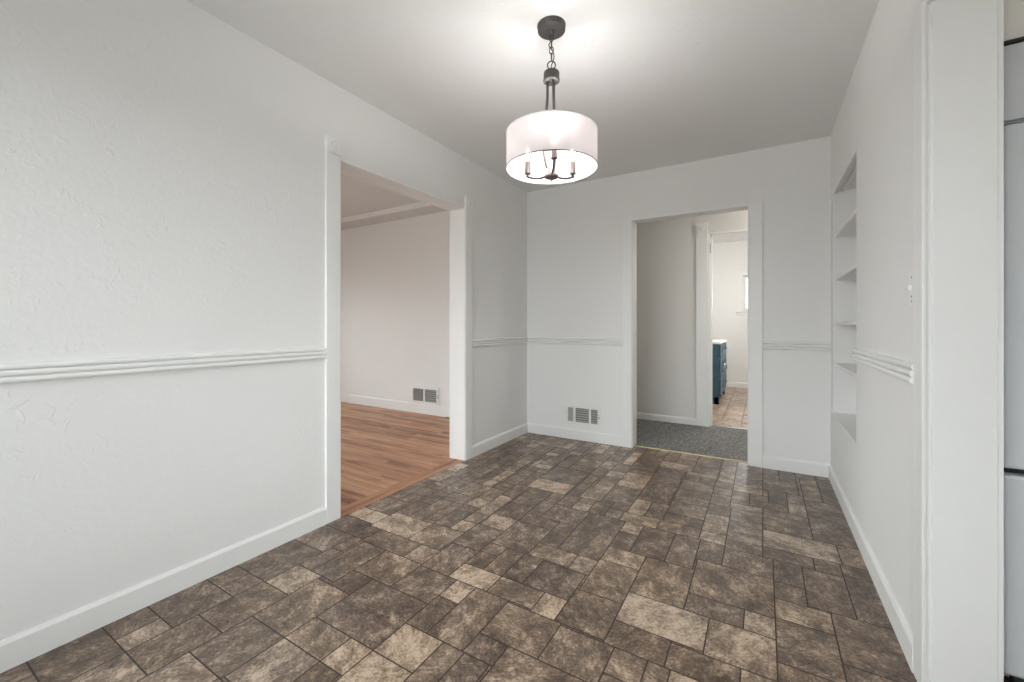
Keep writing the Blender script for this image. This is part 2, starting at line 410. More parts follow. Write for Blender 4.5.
# ------------------------------------------------------------------ tiled floor
KNOWN = [
 (-.468,-.165,1.52,1.715,.95),(-.468,-.27,1.395,1.52,.35),(-.27,-.062,1.395,1.515,.3),(-.423,-.321,1.27,1.39,.42),
 (-.165,.043,1.515,1.712,.66),(-.062,.043,1.39,1.505,.82),(-.262,-.062,1.715,1.833,.3),(-.062,.043,1.712,1.833,.78),
 (-.262,.043,1.833,2.112,.38),(-.468,-.262,1.72,2.006,.42),(-.642,-.47,1.883,2.004,.8),(-.65,-.47,1.617,1.883,.55),
 (-.65,-.47,1.403,1.617,.2),(.043,.221,1.84,1.975,.72),(.043,.221,1.598,1.84,.42),(.043,.221,1.40,1.598,.35),
 (.221,.43,1.695,1.98,.3),(.221,.43,1.40,1.695,.28),(.043,.146,1.975,2.10,.3),(.043,.146,2.104,2.284,.3),
 (.146,.297,1.98,2.27,.36),(.297,.43,1.98,2.30,.2),(-.695,-.492,2.33,2.43,.82),(-.647,-.548,2.195,2.31,.78),
 (-.641,-.545,2.005,2.195,.25),(-.545,-.39,2.015,2.31,.22),(-.388,-.27,2.007,2.297,.36),(-.279,-.184,2.311,2.42,.82),
 (-.491,-.28,2.32,2.433,.42),(-.27,-.16,2.115,2.305,.35),(-.158,.043,2.115,2.293,.4),(-.172,0,2.81,2.89,.6),
 (-.172,0,2.295,2.81,.46),(.005,.2,2.61,2.895,.35),(.005,.3,2.41,2.6,.78),(.005,.196,2.294,2.4,.3),
 (.218,.43,2.611,2.99,.25),(.311,.43,2.42,2.6,.4),(.2,.311,2.284,2.4,.3),(-.975,-.876,2.331,2.42,.82),
 (-1.082,-.87,2.125,2.311,.5),(-1.161,-.961,1.751,2.007,.38),(-.955,-.753,1.746,1.861,.5),(-.753,-.656,1.732,1.855,.7),
 (-.86,-.652,1.86,2.31,.27),(-.961,-.86,1.86,2.12,.25),(-1.333,-1.167,1.881,2.016,.78),(-.865,-.66,1.53,1.736,.3),
 (-1.83,-1.55,1.565,1.742,.75),(-1.546,-1.345,1.55,1.74,.5),(-1.445,-1.345,1.425,1.545,.78),(-1.333,-1.165,1.425,1.643,.35),
 (-1.338,-1.177,1.643,1.875,.4),(-1.165,-.97,1.43,1.53,.85),(-1.12,-1.02,1.29,1.41,.88),(-1.44,-1.345,1.752,1.858,.62),
 (-1.12,-1.02,1.107,1.29,.25),(-1.02,-.865,1.107,1.41,.34),(-.858,-.632,1.217,1.4,.45),(-.863,-.737,1.108,1.215,.3),
 (-.756,-.658,1.415,1.527,.9),(-.97,-.756,1.415,1.53,.5),(-.97,-.865,1.53,1.736,.3),(-.632,-.425,1.217,1.4,.35),
 (-.736,-.425,1.0,1.215,.42),(-1.12,-.944,.963,1.105,.9),(-1.425,-1.12,.965,1.228,.28),(-1.327,-1.12,1.23,1.415,.35),
 (-1.225,-1.12,.84,.963,.85),(-1.43,-1.225,.842,.967,.52),(-1.12,-.944,.8,.96,.78),(-1.633,-1.428,.847,1.115,.47),
 (-1.637,-1.433,.646,.843,.4),(-1.433,-1.225,.646,.84,.65),(-1.818,-1.64,.745,.98,.35),(-1.82,-1.64,.53,.742,.35),
 (-1.64,-1.435,.4,.643,.65),(-2.05,-1.822,.66,.855,.25),(-2.05,-1.92,.535,.657,.2),(-1.92,-1.82,.535,.657,.72),
 (-2.05,-1.82,.347,.535,.2),(-1.82,-1.64,.3,.53,.5),(-2.05,-1.93,.86,.98,.2),(-1.93,-1.82,.86,.98,.45),
 (-1.81,-1.64,.985,1.128,.75),(-2.05,-1.81,.98,1.245,.22),(-1.81,-1.715,1.128,1.305,.3),(-2.05,-1.81,1.245,1.43,.3),
 (-1.81,-1.735,1.305,1.43,.35),(-1.715,-1.56,1.127,1.42,.38),(-1.556,-1.33,1.237,1.42,.5),(-1.55,-1.43,1.115,1.235,.25),
 (-2.05,-1.85,1.43,1.565,.15),(-1.735,-1.45,1.425,1.56,.25),(-2.02,-1.925,2.23,2.33,.78),(-2.02,-1.87,2.375,2.44,.5),
 (-1.653,-1.57,2.343,2.45,.95),(-1.372,-1.087,2.465,2.646,.92),(-1.513,-1.377,2.84,2.935,.9),(-1.693,-1.575,2.67,2.84,.5),
 (-.998,-.855,2.494,2.652,.58),(-1.79,-1.53,3.4,3.48,.68),(-1.41,-1.31,3.267,3.355,.9),(-1.566,-1.46,3.146,3.228,.82),
 (-.858,-.686,2.8,2.92,.88),(-.86,-.69,2.53,2.8,.4),(-.68,-.485,2.647,3.0,.3),(-.954,-.871,3.264,3.329,.85),
 (-.981,-.872,2.688,2.757,.85),(-.679,-.453,3.343,3.494,.78),(-.274,-.18,3.252,3.308,.72),(-.265,-.171,3.593,3.645,.78),
 (-.166,0,3.105,3.217,.85),(.008,.2,3.232,3.28,.75),(-.166,0,3.22,3.72,.5),(-.87,-.69,3.2,3.6,.18)]

def tiled_floor(name, x0, x1, y0, y1, known, label, rnd, tone=(.18, .48), light=.03, sx=1.0):
    C_ = 0.01; nx = int(round((x1-x0)/C_)); ny = int(round((y1-y0)/C_))
    g = [[-1]*nx for _ in range(ny)]; rects = []
    def snap(v, o): return int(round((v-o)/C_))
    def put(a, b, c, d, t):
        i0, i1, j0, j1 = max(0, a), min(nx, b), max(0, c), min(ny, d)
        # shrink against tiles that are already there
        while i1 > i0 and any(g[j][i0] >= 0 for j in range(j0+1, j1-1)): i0 += 1
        while i1 > i0 and any(g[j][i1-1] >= 0 for j in range(j0+1, j1-1)): i1 -= 1
        while j1 > j0 and any(g[j0][i] >= 0 for i in range(i0, i1)): j0 += 1
        while j1 > j0 and any(g[j1-1][i] >= 0 for i in range(i0, i1)): j1 -= 1
        if i1-i0 < 3 or j1-j0 < 3: return
        for j in range(j0, j1):
            for i in range(i0, i1):
                if g[j][i] >= 0: return
        for j in range(j0, j1):
            for i in range(i0, i1): g[j][i] = len(rects)
        rects.append([i0, i1, j0, j1, t])
    for a, b, c, d, t in known: put(snap(a, x0), snap(b, x0), snap(c, y0), snap(d, y0), t)
    def absorb(reach):
        for n, r in enumerate(rects):
            for side in range(4):
                k = 0
                while k <= reach:
                    i0, i1, j0, j1 = r[:4]
                    if side == 0: cells = [(j, i0-1-k) for j in range(j0, j1)]
                    elif side == 1: cells = [(j, i1+k) for j in range(j0, j1)]
                    elif side == 2: cells = [(j0-1-k, i) for i in range(i0, i1)]
                    else: cells = [(j1+k, i) for i in range(i0, i1)]
                    if any(j < 0 or i < 0 or j >= ny or i >= nx or g[j][i] >= 0 for j, i in cells): break
                    k += 1
                if 0 < k <= reach:
                    if side == 0: r[0] -= k
                    elif side == 1: r[1] += k
                    elif side == 2: r[2] -= k
                    else: r[3] += k
                    for j in range(r[2], r[3]):
                        for i in range(r[0], r[1]): g[j][i] = n
    absorb(5)
    for j in range(ny):
        for i in range(nx):
            if g[j][i] >= 0: continue
            tw = rnd.choice([10, 10, 20, 20, 20, 30] if sx == 1 else [20, 30, 30]); th = rnd.choice([12, 12, 18, 18, 28] if sx == 1 else [12, 14])
            i1 = i
            while i1 < nx and g[j][i1] < 0 and i1-i < tw+7: i1 += 1
            if i1-i >= tw+7: i1 = i+tw
            j1 = j
            while j1 < ny and j1-j < th+7 and all(g[j1][k] < 0 for k in range(i, i1)): j1 += 1
            if j1-j >= th+7: j1 = j+th
            t = rnd.uniform(*tone)
            if (i1-i)*(j1-j) < 330 and rnd.random() < light*3: t = rnd.uniform(.7, .95)
            elif rnd.random() < light*.5: t = rnd.uniform(.6, .8)
            if min(i1-i, j1-j) < 4: t = rnd.uniform(.15, .4)
            for jj in range(j, j1):
                for k in range(i, i1): g[jj][k] = len(rects)
            rects.append([i, i1, j, j1, t])
    # thin leftovers are given to the tiles that border them
    dead = set()
    for n, r in enumerate(rects):
        i0, i1, j0, j1 = r[:4]
        if min(i1-i0, j1-j0) > 5: continue
        horiz = (i1-i0) >= (j1-j0)
        opts = ((j0-1, 3, j1), (j1, 2, j0)) if horiz else ((i0-1, 1, i1), (i1, 0, i0))
        for line, slot, val in opts:
            if line < 0 or line >= (ny if horiz else nx): continue
            ids = {g[line][i] for i in range(i0, i1)} if horiz else {g[j][line] for j in range(j0, j1)}
            if any(rects[q][0] < i0 or rects[q][1] > i1 for q in ids) if horiz else any(rects[q][2] < j0 or rects[q][3] > j1 for q in ids): continue
            for q in ids:
                rects[q][slot] = val
                a, b, c, d = rects[q][:4]
                for j in range(c, d):
                    for i in range(a, b): g[j][i] = q
            dead.add(n); break
    rects = [r for n, r in enumerate(rects) if n not in dead]
    V = []; F = []; M = []; T = []
    G = 0.0024
    for a, b, c, d, t in rects:
        X0, X1, Y0, Y1 = x0+a*C_, x0+b*C_, y0+c*C_, y0+d*C_
        k = len(V)
        V += [(X0, Y0, 0), (X1, Y0, 0), (X1, Y1, 0), (X0, Y1, 0), (X0+G, Y0+G, 0), (X1-G, Y0+G, 0), (X1-G, Y1-G, 0), (X0+G, Y1-G, 0)]
        F += [(k+4, k+5, k+6, k+7), (k, k+1, k+5, k+4), (k+1, k+2, k+6, k+5), (k+2, k+3, k+7, k+6), (k+3, k, k+4, k+7)]
        M += [0, 1, 1, 1, 1]; c4 = (t, rnd.random(), rnd.random(), 1); T += [c4]*5
    # slab below the printed sheet
    k = len(V); e = 0.0
    V += [(x, y, z) for z in (-.06, -.0005) for x, y in ((x0, y0), (x1, y0), (x1, y1), (x0, y1))]
    F += [(k+3, k+2, k+1, k), (k, k+1, k+5, k+4), (k+1, k+2, k+6, k+5), (k+2, k+3, k+7, k+6), (k+3, k, k+4, k+7)]
    M += [1]*5; T += [(.3, 0, 0, 1)]*5
    me = bpy.data.meshes.new(name); me.from_pydata(V, [], F); me.materials.append(STONE); me.materials.append(GROUT)
    for p, i in zip(me.polygons, M): p.material_index = i
    att = me.attributes.new('tile', 'FLOAT_COLOR', 'FACE')
    for i, c4 in enumerate(T): att.data[i].color = c4
    o = bpy.data.objects.new(name, me); COL.objects.link(o); o['wo'] = [0, 0, 0]
    return struct(o, label)
tiled_floor('floor', -2.05, 0.43, YF, 3.80, KNOWN, 'brown slate-look tile floor of mixed rectangles', random.Random(11))
tiled_floor('floor', 0.43, 3.40, -1.10, 2.65, [], 'kitchen floor of the same slate-look tiles', random.Random(5))
tiled_floor('floor', -1.40, 1.10, 4.97, 8.30, [], 'tan slate-look bathroom floor', random.Random(3), tone=(.62, .92), light=.1, sx=2)
struct(B(LX0, -2.154, LY0, LYB, -.05, 0.0, OAK).build('floor'), 'reddish oak strip floor seen through the left opening')
struct(B(-2.154, -2.05, OY0, OY1, -.05, 0.001, OAK2).build('trim_1'), 'oak border board at the edge of the tiles')
struct(B(-3.2, 1.5, 3.795, 4.97, -.05, 0.006, CARPET).build('floor'), 'dark grey speckled hall carpet')
struct(B(DX0+.01, DX1-.01, 3.789, 3.800, -.002, 0.007, BRASS).build('trim_2', bevel=.002), 'thin brass strip between tiles and carpet')
struct(B(-0.485, 0.33, 4.955, 4.985, -.002, 0.010, CHROME).build('trim_3', bevel=.002))

# ------------------------------------------------------------------ baseboards
BBH, BT = 0.095, 0.014
def baseboard(name, axis, wall, out, a, b, h=BBH, mat=TRIM):
    """wall: coordinate of the wall face, out: +1/-1 direction away from the wall"""
    pr = [(0, 0), (BT, 0), (BT, h-.012), (BT*.45, h), (0, h)]
    if axis == 'X': P = [(wall+out*t, 0, z) for t, z in pr]; A, Bv = (0, a, 0), (0, b, 0)
    else: P = [(0, wall+out*t, z) for t, z in pr]; A, Bv = (a, 0, 0), (b, 0, 0)
    return struct(MB().extrude(P, A, Bv, mat).build(name))
baseboard('baseboard_left', 'X', XL, 1, YF, 1.434)
baseboard('baseboard_left', 'X', XL, 1, 2.768, YB-BT)
baseboard('baseboard_back', 'Y', YB, -1, XL, -1.074)
baseboard('baseboard_back', 'Y', YB, -1, 0.0, XR)
baseboard('baseboard_right', 'X', XR, -1, 1.768, YB-BT)
baseboard('baseboard_living', 'Y', LYB, -1, LX0, XL-LT, h=.118)
baseboard('baseboard_hall', 'Y', HY1, -1, -3.2, -0.617, h=.078)
baseboard('baseboard_bath', 'Y', 8.30, -1, -1.4, 1.1, h=.085)
baseboard('baseboard_rear', 'Y', YF, 1, XL+BT, XR)

# ------------------------------------------------------------------ chair rails
tn = [3]
def trim_name():
    tn[0] += 1; return 'trim_%d' % tn[0]
RZ0, RZ1 = 0.905, 0.969
def rail_profile():
    pts = [(0, 0)]
    n = 3; hh = (RZ1-RZ0)/n
    dep = (0.022, 0.020, 0.017)
    for k in range(n):
        z0 = k*hh; d = dep[k]
        for q in range(0, 9):
            a = PI*q/8
            pts.append((d-0.012+0.012*math.sin(a)**.8, z0+hh*0.5-hh*0.47*math.cos(a)))
    pts.append((0, RZ1-RZ0))
    return pts
def chair_rail(axis, wall, out, a, b, label):
    pr = rail_profile()
    if axis == 'X': P = [(wall+out*t, 0, RZ0+z) for t, z in pr]; A, Bv = (0, a, 0), (0, b, 0)
    else: P = [(0, wall+out*t, RZ0+z) for t, z in pr]; A, Bv = (a, 0, 0), (b, 0, 0)
    return struct(MB().extrude(P, A, Bv, TRIM).build(trim_name()), label)
chair_rail('X', XL, 1, YF, 1.434, 'long white chair rail on the left wall')
chair_rail('X', XL, 1, 2.768, YB-.02, 'short white chair rail between the left opening and the corner')
chair_rail('Y', YB, -1, XL, -1.074, 'white chair rail on the back wall left of the doorway')
chair_rail('Y', YB, -1, 0.0, XR, 'white chair rail on the back wall right of the doorway')
chair_rail('X', XR, -1, 1.768, 2.775, 'white ribbed chair rail on the right wall')

# ------------------------------------------------------------------ casings with corner blocks
CT = 0.016
def rosette(parent, axis, face, out, u, z, s=0.088, k=1.0):
    """square corner block with a turned roundel; face is the wall plane"""
    m = MB(); t = CT+.006*k
    if axis == 'X': m.box(min(face, face+out*t), max(face, face+out*t), u, u+s, z, z+s, TRIM); c = (face+out*t, u+s/2, z+s/2)
    else: m.box(u, u+s, min(face, face+out*t), max(face, face+out*t), z, z+s, TRIM); c = (u+s/2, face+out*t, z+s/2)
    pr = [(.033, 0), (.033, .003), (.028, .006), (.024, .004), (.021, .001), (.015, .001), (.012, .005), (.006, .008), (0, .009)]
    m.lathe(c, [(r, out*h*k) for r, h in pr], TRIM, n=28, axis=axis, cap=False)
    return m.build('rosette', parent, bevel=.0015)
def casing(axis, face, out, u0, u1, z1, label, ros=True, k=1.0, th=None):
    m = MB(); th = th or CT
    a, b = min(face, face+out*th), max(face, face+out*th)
    if axis == 'X': m.box(a, b, u0, u1, 0, z1, TRIM)
    else: m.box(u0, u1, a, b, 0, z1, TRIM)
    o = struct(m.build(trim_name(), bevel=.003), label)
    if ros: rosette(o, axis, face, out, u0-.001, z1, s=(u1-u0)+.002, k=k)
    return o
casing('X', XL, 1, 1.434, OY0+.003, 2.04, 'left casing of the wide opening with a corner rosette block')
casing('X', XL, 1, OY1-.003, 2.768, 2.04, 'far casing of the wide opening with a corner rosette block')
casing('Y', YB, -1, -1.074, DX0+.002, 2.025, 'left casing of the hall doorway', ros=False)
casing('Y', YB, -1, DX1-.002, 0.0, 2.03, 'right casing of the hall doorway', k=.25)
casing('Y', HY1, -1, -0.617, -0.505, 2.065, 'left casing of the bathroom doorway with a round corner block')
casing('X', XR, -1, JY-.004, 1.768, 2.045, 'casing at the end of the right wall by the kitchen opening', ros=False, th=.012)
casing('X', KX, 1, JY-.004, 1.768, 2.045, 'kitchen-side casing of the right wall end', ros=False)
# jamb linings
def lining(boxes, label=None, mat=TRIM):
    m = MB()
    for bb in boxes: m.box(*bb, mat)
    return struct(m.build(trim_name(), bevel=.002), label)
lining([(XL-LT-.002, XL+CT-.006, OY0-.004, OY0+.010, 0, OH), (XL-LT-.002, XL+CT-.006, OY1-.010, OY1+.004, 0, OH),
        (XL-LT-.002, XL+.002, OY0, OY1, OH-.012, OH+.004)], 'white jamb lining of the wide opening')
lining([(DX0-.004, DX0+.008, YB-.002, HY0+.012, 0, DH), (DX1-.008, DX1+.004, YB-.002, HY0+.012, 0, DH),
        (DX0, DX1, YB-.002, HY0+.012, DH-.010, DH+.003)], 'white jamb lining of the hall doorway')
lining([(XR+.008, KX+.002, JY-.012, JY+.002, 0, 2.04), (XR-.002, KX+.002, -.25, JY, 2.032, 2.046)], 'white jamb lining of the kitchen opening')
jb = lining([(-0.505, -0.483, HY1-.004, HY1+.13, 0, 2.07), (-0.483, 0.33, HY1-.004, HY1+.13, 2.052, 2.072),
        (-0.483, -0.466, HY1+.045, HY1+.085, 0, 2.052)], 'white jamb and stop of the bathroom doorway')
hg = MB(); hg.box(-.4835, -.481, HY1+.004, HY1+.040, 1.86, 1.96, CHROME); hg.lathe((-.478, HY1+.002, 1.86), [(.006, 0), (.006, .1)], CHROME, n=12)
hg.build('hinge', jb)['label'] = 'brushed metal hinge'

# ------------------------------------------------------------------ niche shelves
ST = 0.022
for zt, lab in ((1.712, 'topmost white shelf in the wall niche, just below its top'), (1.418, 'second white shelf down in the wall niche'),
                (1.112, 'middle white shelf in the wall niche, at eye level'), (0.828, 'lowest loose white shelf in the wall niche, level with the chair rail')):
    m = B(XR+.012, XR+ND-.001, NY0+.001, NY1-.001, zt-ST, zt, TRIM)
    s = tag(m.build('niche_shelf', bevel=.0015), lab, 'shelf', 'shelves in the wall niche')
m = MB()
m.box(XR-.002, XR+.014, NY0, NY1, NZ1-.02, NZ1, TRIM); m.box(XR-.006, XR+ND, NY0, NY1, NZ0-.001, NZ0+.006, TRIM)
m.box(XR+.045, XR+.060, NY0, NY1, NZ1-.012, NZ1, TRIM)
struct(m.build(trim_name(), bevel=.0015), 'white top lip and bottom sill of the wall niche')

# ------------------------------------------------------------------ vents
def vent_register(x0, x1, z0, z1, y, sections, label, lever_side, slat_w=.0062):
    """sections: list of (xa, xb, kind) kind 'h' horizontal slats, 'v' vertical slats"""
    t = thing('vent_register', label, 'vent', ((x0+x1)/2, y, z0))
    f = MB(); d = .008
    za, zb = z0+.028, z1-.024
    f.box(x0, x1, y-d, y, z0, za, VENTW); f.box(x0, x1, y-d, y, zb, z1, VENTW)
    cur = x0
    for xa, xb, k in sections:
        f.box(cur, xa, y-d, y, za, zb, VENTW); cur = xb
    f.box(cur, x1, y-d, y, za, zb, VENTW)
    f.build('frame', t, bevel=.002)
    B(x0+.004, x1-.004, y-.0022, y-.0006, z0+.004, z1-.004, DARKV).build('duct_backing', t)
    for xa, xb, k in sections:
        g = MB()
        if k == 'h':
            n = 6; st = (zb-za)/n
            for i in range(n):
                zc = za+st*(i+.5)
                g.extrude([(0, y-.002, zc+.003), (0, y-.0075, zc-.0025), (0, y-.0065, zc-.004), (0, y-.001, zc+.0015)], (xa, 0, 0), (xb, 0, 0), LOUVER)
            g.build('louver_panel', t)
        else:
            n = max(3, int((xb-xa)/.016)); st = (xb-xa)/n; wd = slat_w
            for i in range(n):
                xc = xa+st*(i+.5)
                g.extrude([(xc+wd, y-.002, 0), (xc-wd, y-.0070, 0), (xc-wd+.001, y-.0073, 0), (xc+wd+.0012, y-.002, 0)], (0, 0, za), (0, 0, zb), LOUVER)
            g.build('louver_panel', t)
    lx = x1-.010 if lever_side > 0 else x0+.010
    g = MB(); zc = (z0+z1)/2
    g.box(lx-.003, lx+.003, y-.020, y-.007, zc-.010, zc+.006, SCREW); g.build('damper_lever', t)['label'] = 'small grey lever'
    for sx in (x0+.010, x1-.022):
        MB().lathe((sx, y-d, zc+.02), [(.004, 0), (.004, -.0015), (0, -.002)], SCREW, n=12, axis='Y', cap=False).build('screw', t)
    return t
vent_register(-1.640, -1.285, 0.140, 0.325, YB, [(-1.608, -1.552, 'v'), (-1.530, -1.396, 'h'), (-1.376, -1.312, 'h')],
              'white floor register grille on the back wall beside the hall doorway', 1)
vent_register(-3.765, -3.330, 0.122, 0.325, LYB, [(-3.742, -3.575, 'v'), (-3.552, -3.365, 'h')],
              'white register grille low on the far wall of the wood-floored room', 1, .003)

# ------------------------------------------------------------------ light switch on right wall
t = thing('light_switch', 'white painted-over light switch on the right wall above the chair rail', 'switch', (XR, 1.812, 1.145))
B(XR-.005, XR, 1.777, 1.847, 1.145, 1.262, TRIM).build('cover_plate', t, bevel=.002)
B(XR-.014, XR-.005, 1.807, 1.817, 1.200, 1.218, TRIM).build('toggle', t, bevel=.001)
for zz in (1.166, 1.181, 1.243):
    MB().lathe((XR-.005, 1.812, zz), [(.0035, 0), (.0035, -.001), (0, -.0016)], SCREW, n=12, axis='X', cap=False).build('screw', t)

# ------------------------------------------------------------------ pendant lamp
PX, PY = -0.8175, 1.7075
t = thing('pendant_lamp', 'drum pendant lamp with sheer white shade and dark bronze arms hanging from the ceiling', 'lamp', (PX, PY, 1.76))
can = MB().lathe((PX, PY, 2.44), [(.064, 0), (.064, -.005), (.062, -.007), (.062, -.023), (.060, -.025), (.057, -.0255), (.0, -.0255)], BRONZE, cap=False)
can = can.build('canopy', t)
MB().lathe((PX, PY, 2.4145), [(.013, 0), (.012, -.006), (.007, -.012), (0, -.013)], BRONZE, n=20, cap=False).build('collar', can)
def link(zc, rot, hl=.017, hw=.0085, r=.0021):
    pts = []
    for k in range(24):
        a = 2*PI*k/24
        u = hw*math.cos(a); z = hl*math.sin(a)
        if abs(math.sin(a)) < .7: u = hw*(1 if math.cos(a) > 0 else -1)
        pts.append((PX+u*math.cos(rot), PY+u*math.sin(rot), zc+z))
    MB().tube(pts, r, BRONZE, n=8, closed=True).build('chain_link', t)
zc = 2.384
for k in range(4): link(zc-k*.028, .3+(k % 2)*PI/2)
# ring on top of the hub
pts = [(PX+.018*math.cos(.5)*math.cos(2*PI*k/28), PY+.018*math.sin(.5)*math.cos(2*PI*k/28), 2.262+.018*math.sin(2*PI*k/28)) for k in range(28)]
MB().tube(pts, .0026, BRONZE, n=8, closed=True).build('loop_ring', t)
# power cord winding round the chain
pts = []
for k in range(40):
    s = k/39; a = s*2.6*PI+1.0; r = .013*math.sin(PI*s)**.7
    pts.append((PX+r*math.cos(a), PY+r*math.sin(a), 2.402-s*.152))
MB().tube(pts, .0022, BRONZE, n=8).build('cord', t)
MB().lathe((PX, PY, 2.186), [(0, 0), (.033, 0), (.0375, .003), (.0375, .009), (.0355, .011), (.0355, .040), (.033, .044), (.012, .047), (.008, .056), (0, .056)], BRONZE, cap=False).build('top_hub', t)
yaw = math.radians(30.98)
toward = math.atan2(-math.cos(yaw), math.sin(yaw))   # direction from lamp axis to the viewer's side
rod_ang = [toward+math.radians(a) for a in (-100, 25, 140)]
for a in rod_ang:
    pts = []
    for k in range(24):
        s = k/23; z = 2.190-s*(2.190-1.790)
        r = .018+.020*min(1, max(0, (s-.12)/.45))**1.8 - (.020*max(0, (s-.72)/.28)**1.5)
        pts.append((PX+r*math.cos(a), PY+r*math.sin(a), z))
    MB().tube(pts, .0062, BRONZE, n=10).build('rod', t)
hub = MB().lathe((PX, PY, 1.752), [(0, -.021), (.004, -.012), (.005, -.004), (.014, -.002), (.028, .001), (.031, .005), (.031, .012), (.028, .015), (.028, .036), (.022, .042), (0, .042)], HUBM, cap=False).build('bottom_hub', t)
arm_ang = [toward+math.radians(a) for a in (0, 120, -120)]
BULBS = []
for a in arm_ang:
    ca, sa = math.cos(a), math.sin(a)
    pts = []
    for k in range(16):
        s = k/15; r = .022+s*.105
        z = 1.766-.005*math.sin(PI*s)+.016*max(0, (s-.3)/.7)**1.5
        pts.append((PX+r*ca, PY+r*sa, z))
    arm = MB().tube(pts, .0048, BRONZE, n=10).build('arm', t)
    cx, cy = PX+.121*ca, PY+.121*sa
    MB().lathe((cx, cy, 1.783), [(0, -.004), (.006, -.003), (.0055, .006), (.0150, .009), (.0150, .0125), (0, .0125)], BRONZE, n=20, cap=False).build('drip_cup', arm)
    MB().lathe((cx, cy, 1.7955), [(.0138, 0), (.0138, .052), (.012, .054), (0, .054)], BROWNM, n=20, cap=False).build('candle_sleeve', arm)
    MB().lathe((cx, cy, 1.848), [(.007, 0), (.012, .008), (.0165, .022), (.0155, .036), (.009, .052), (.003, .064), (0, .066)], BULB, n=20, cap=False).build('bulb', arm)
    BULBS.append((cx, cy, 1.875))
SR, SZ0, SZ1 = .2030, 1.793, 1.956
sh = MB().lathe((PX, PY, 0), [(SR, SZ0), (SR, SZ1)], SHADE, n=96, cap=False)
sh = sh.build('lamp_shade', t)
MB().lathe((PX, PY, SZ0), [(SR+.0002, .0002), (SR+.0022, .0002), (SR+.0022, .0042), (SR+.0002, .0042), (SR+.0002, .0002)], BRONZE, n=96, cap=False).build('lower_rim', sh)['label'] = 'thin dark rim'
MB().lathe((PX, PY, SZ1), [(SR-.002, -.004), (SR+.0008, -.004), (SR+.0008, .0008), (SR-.002, .0008), (SR-.002, -.004)], TRIM, n=96, cap=False).build('upper_rim', sh)
# spider wires that hold the shade
for k in range(3):
    a = rod_ang[k]
    MB().tube([(PX+.036*math.cos(a), PY+.036*math.sin(a), SZ1-.004), (PX+(SR-.002)*math.cos(a), PY+(SR-.002)*math.sin(a), SZ1-.004)], .0018, BRONZE, n=6).build('spider_wire', sh)
for i, (x, y, z) in enumerate(BULBS):
    ld = bpy.data.lights.new('bulb_light', 'POINT'); ld.energy = 3.1; ld.shadow_soft_size = .03; ld.color = (1.0, .985, .97)
    lo = bpy.data.objects.new('bulb_light', ld); COL.objects.link(lo); lo.location = (x, y, z+.045)
    lo.parent = t; lo.location = Vector((x, y, z+.045))-Vector(t['wo'])

# ------------------------------------------------------------------ bathroom vanity
t = thing('bathroom_vanity', 'dark teal vanity cabinet with a white top in the bathroom beyond the hall', 'vanity', (-.75, 6.88, 0))
m = MB(); m.box(-1.02, -.515, 6.34, 7.42, .10, .828, TEAL)
for y in (6.34, 7.36): m.box(-.575, -.515, y, y+.06, 0, .10, TEAL); m.box(-1.02, -.96, y, y+.06, 0, .10, TEAL)
m.box(-.575, -.53, 6.40, 7.36, .06, .10, TEAL); m.box(-1.02, -.515, 6.34, 6.365, 0, .10, TEAL)
m.build('body', t, bevel=.003)
B(-1.03, -.490, 6.325, 7.435, .828, .858, COUNTER).build('countertop', t, bevel=.004)['label'] = 'white countertop'
def front(name, y0, y1, z0, z1, pull):
    m = MB(); m.box(-.515, -.500, y0, y1, z0, z1, TEAL)
    w = .045
    m.box(-.500, -.493, y0, y0+w, z0, z1, TEAL); m.box(-.500, -.493, y1-w, y1, z0, z1, TEAL)
    m.box(-.500, -.493, y0+w, y1-w, z0, z0+w, TEAL); m.box(-.500, -.493, y0+w, y1-w, z1-w, z1, TEAL)
    d = m.build(name, t, bevel=.0015)
    if pull == 'v': py = (y0+.03 if (y0 > 6.7) else y1-.03); pts = [(-.493, py, z1-.20), (-.468, py, z1-.195), (-.468, py, z1-.085), (-.493, py, z1-.08)]
    else: yc = (y0+y1)/2; zc = (z0+z1)/2; pts = [(-.493, yc-.06, zc), (-.468, yc-.055, zc), (-.468, yc+.055, zc), (-.493, yc+.06, zc)]
    MB().tube(pts, .005, CHROME, n=8).build('handle', d)['label'] = 'metal bar pull'
front('drawer', 6.355, 6.69, .64, .815, 'h'); front('drawer', 6.71, 7.05, .64, .815, 'h'); front('drawer', 7.07, 7.405, .64, .815, 'h')
front('door', 6.355, 6.69, .36, .625, 'v'); front('door', 6.71, 7.05, .36, .625, 'v'); front('door', 7.07, 7.405, .36, .625, 'v')
front('drawer', 6.355, 6.87, .115, .345, 'h'); front('drawer', 6.89, 7.405, .115, .345, 'h')

# ------------------------------------------------------------------ refrigerator and cabinet beyond the right wall
t = thing('refrigerator', 'pale white refrigerator with bottom freezer just past the right wall', 'refrigerator', (.98, 2.18, 0))
FY = 1.80
B(.612, 1.33, FY+.06, 2.50, .02, 1.672, FRIDGE).build('body', t, bevel=.006)
B(.616, 1.326, FY+.046, FY+.062, .05, 1.665, GASKET_SHADE).build('gasket', t)
d1 = B(.606, 1.336, FY, FY+.05, .668, 1.680, FRIDGE).build('upper_door', t, bevel=.010, seg=4)
d2 = B(.606, 1.336, FY, FY+.05, .06, .648, FRIDGE).build('freezer_drawer', t, bevel=.010, seg=4)
B(.64, 1.30, FY+.03, FY+.06, .0, .05, GASKET_SHADE).build('toe_grille', t)
for dd, pts in ((d1, [(1.28, FY, .80), (1.28, FY-.04, .83), (1.28, FY-.04, 1.40), (1.28, FY, 1.43)]), (d2, [(.76, FY, .58), (.79, FY-.04, .58), (1.15, FY-.04, .58), (1.18, FY, .58)])):
    MB().tube(pts, .011, FRIDGE, n=10).build('handle', dd)
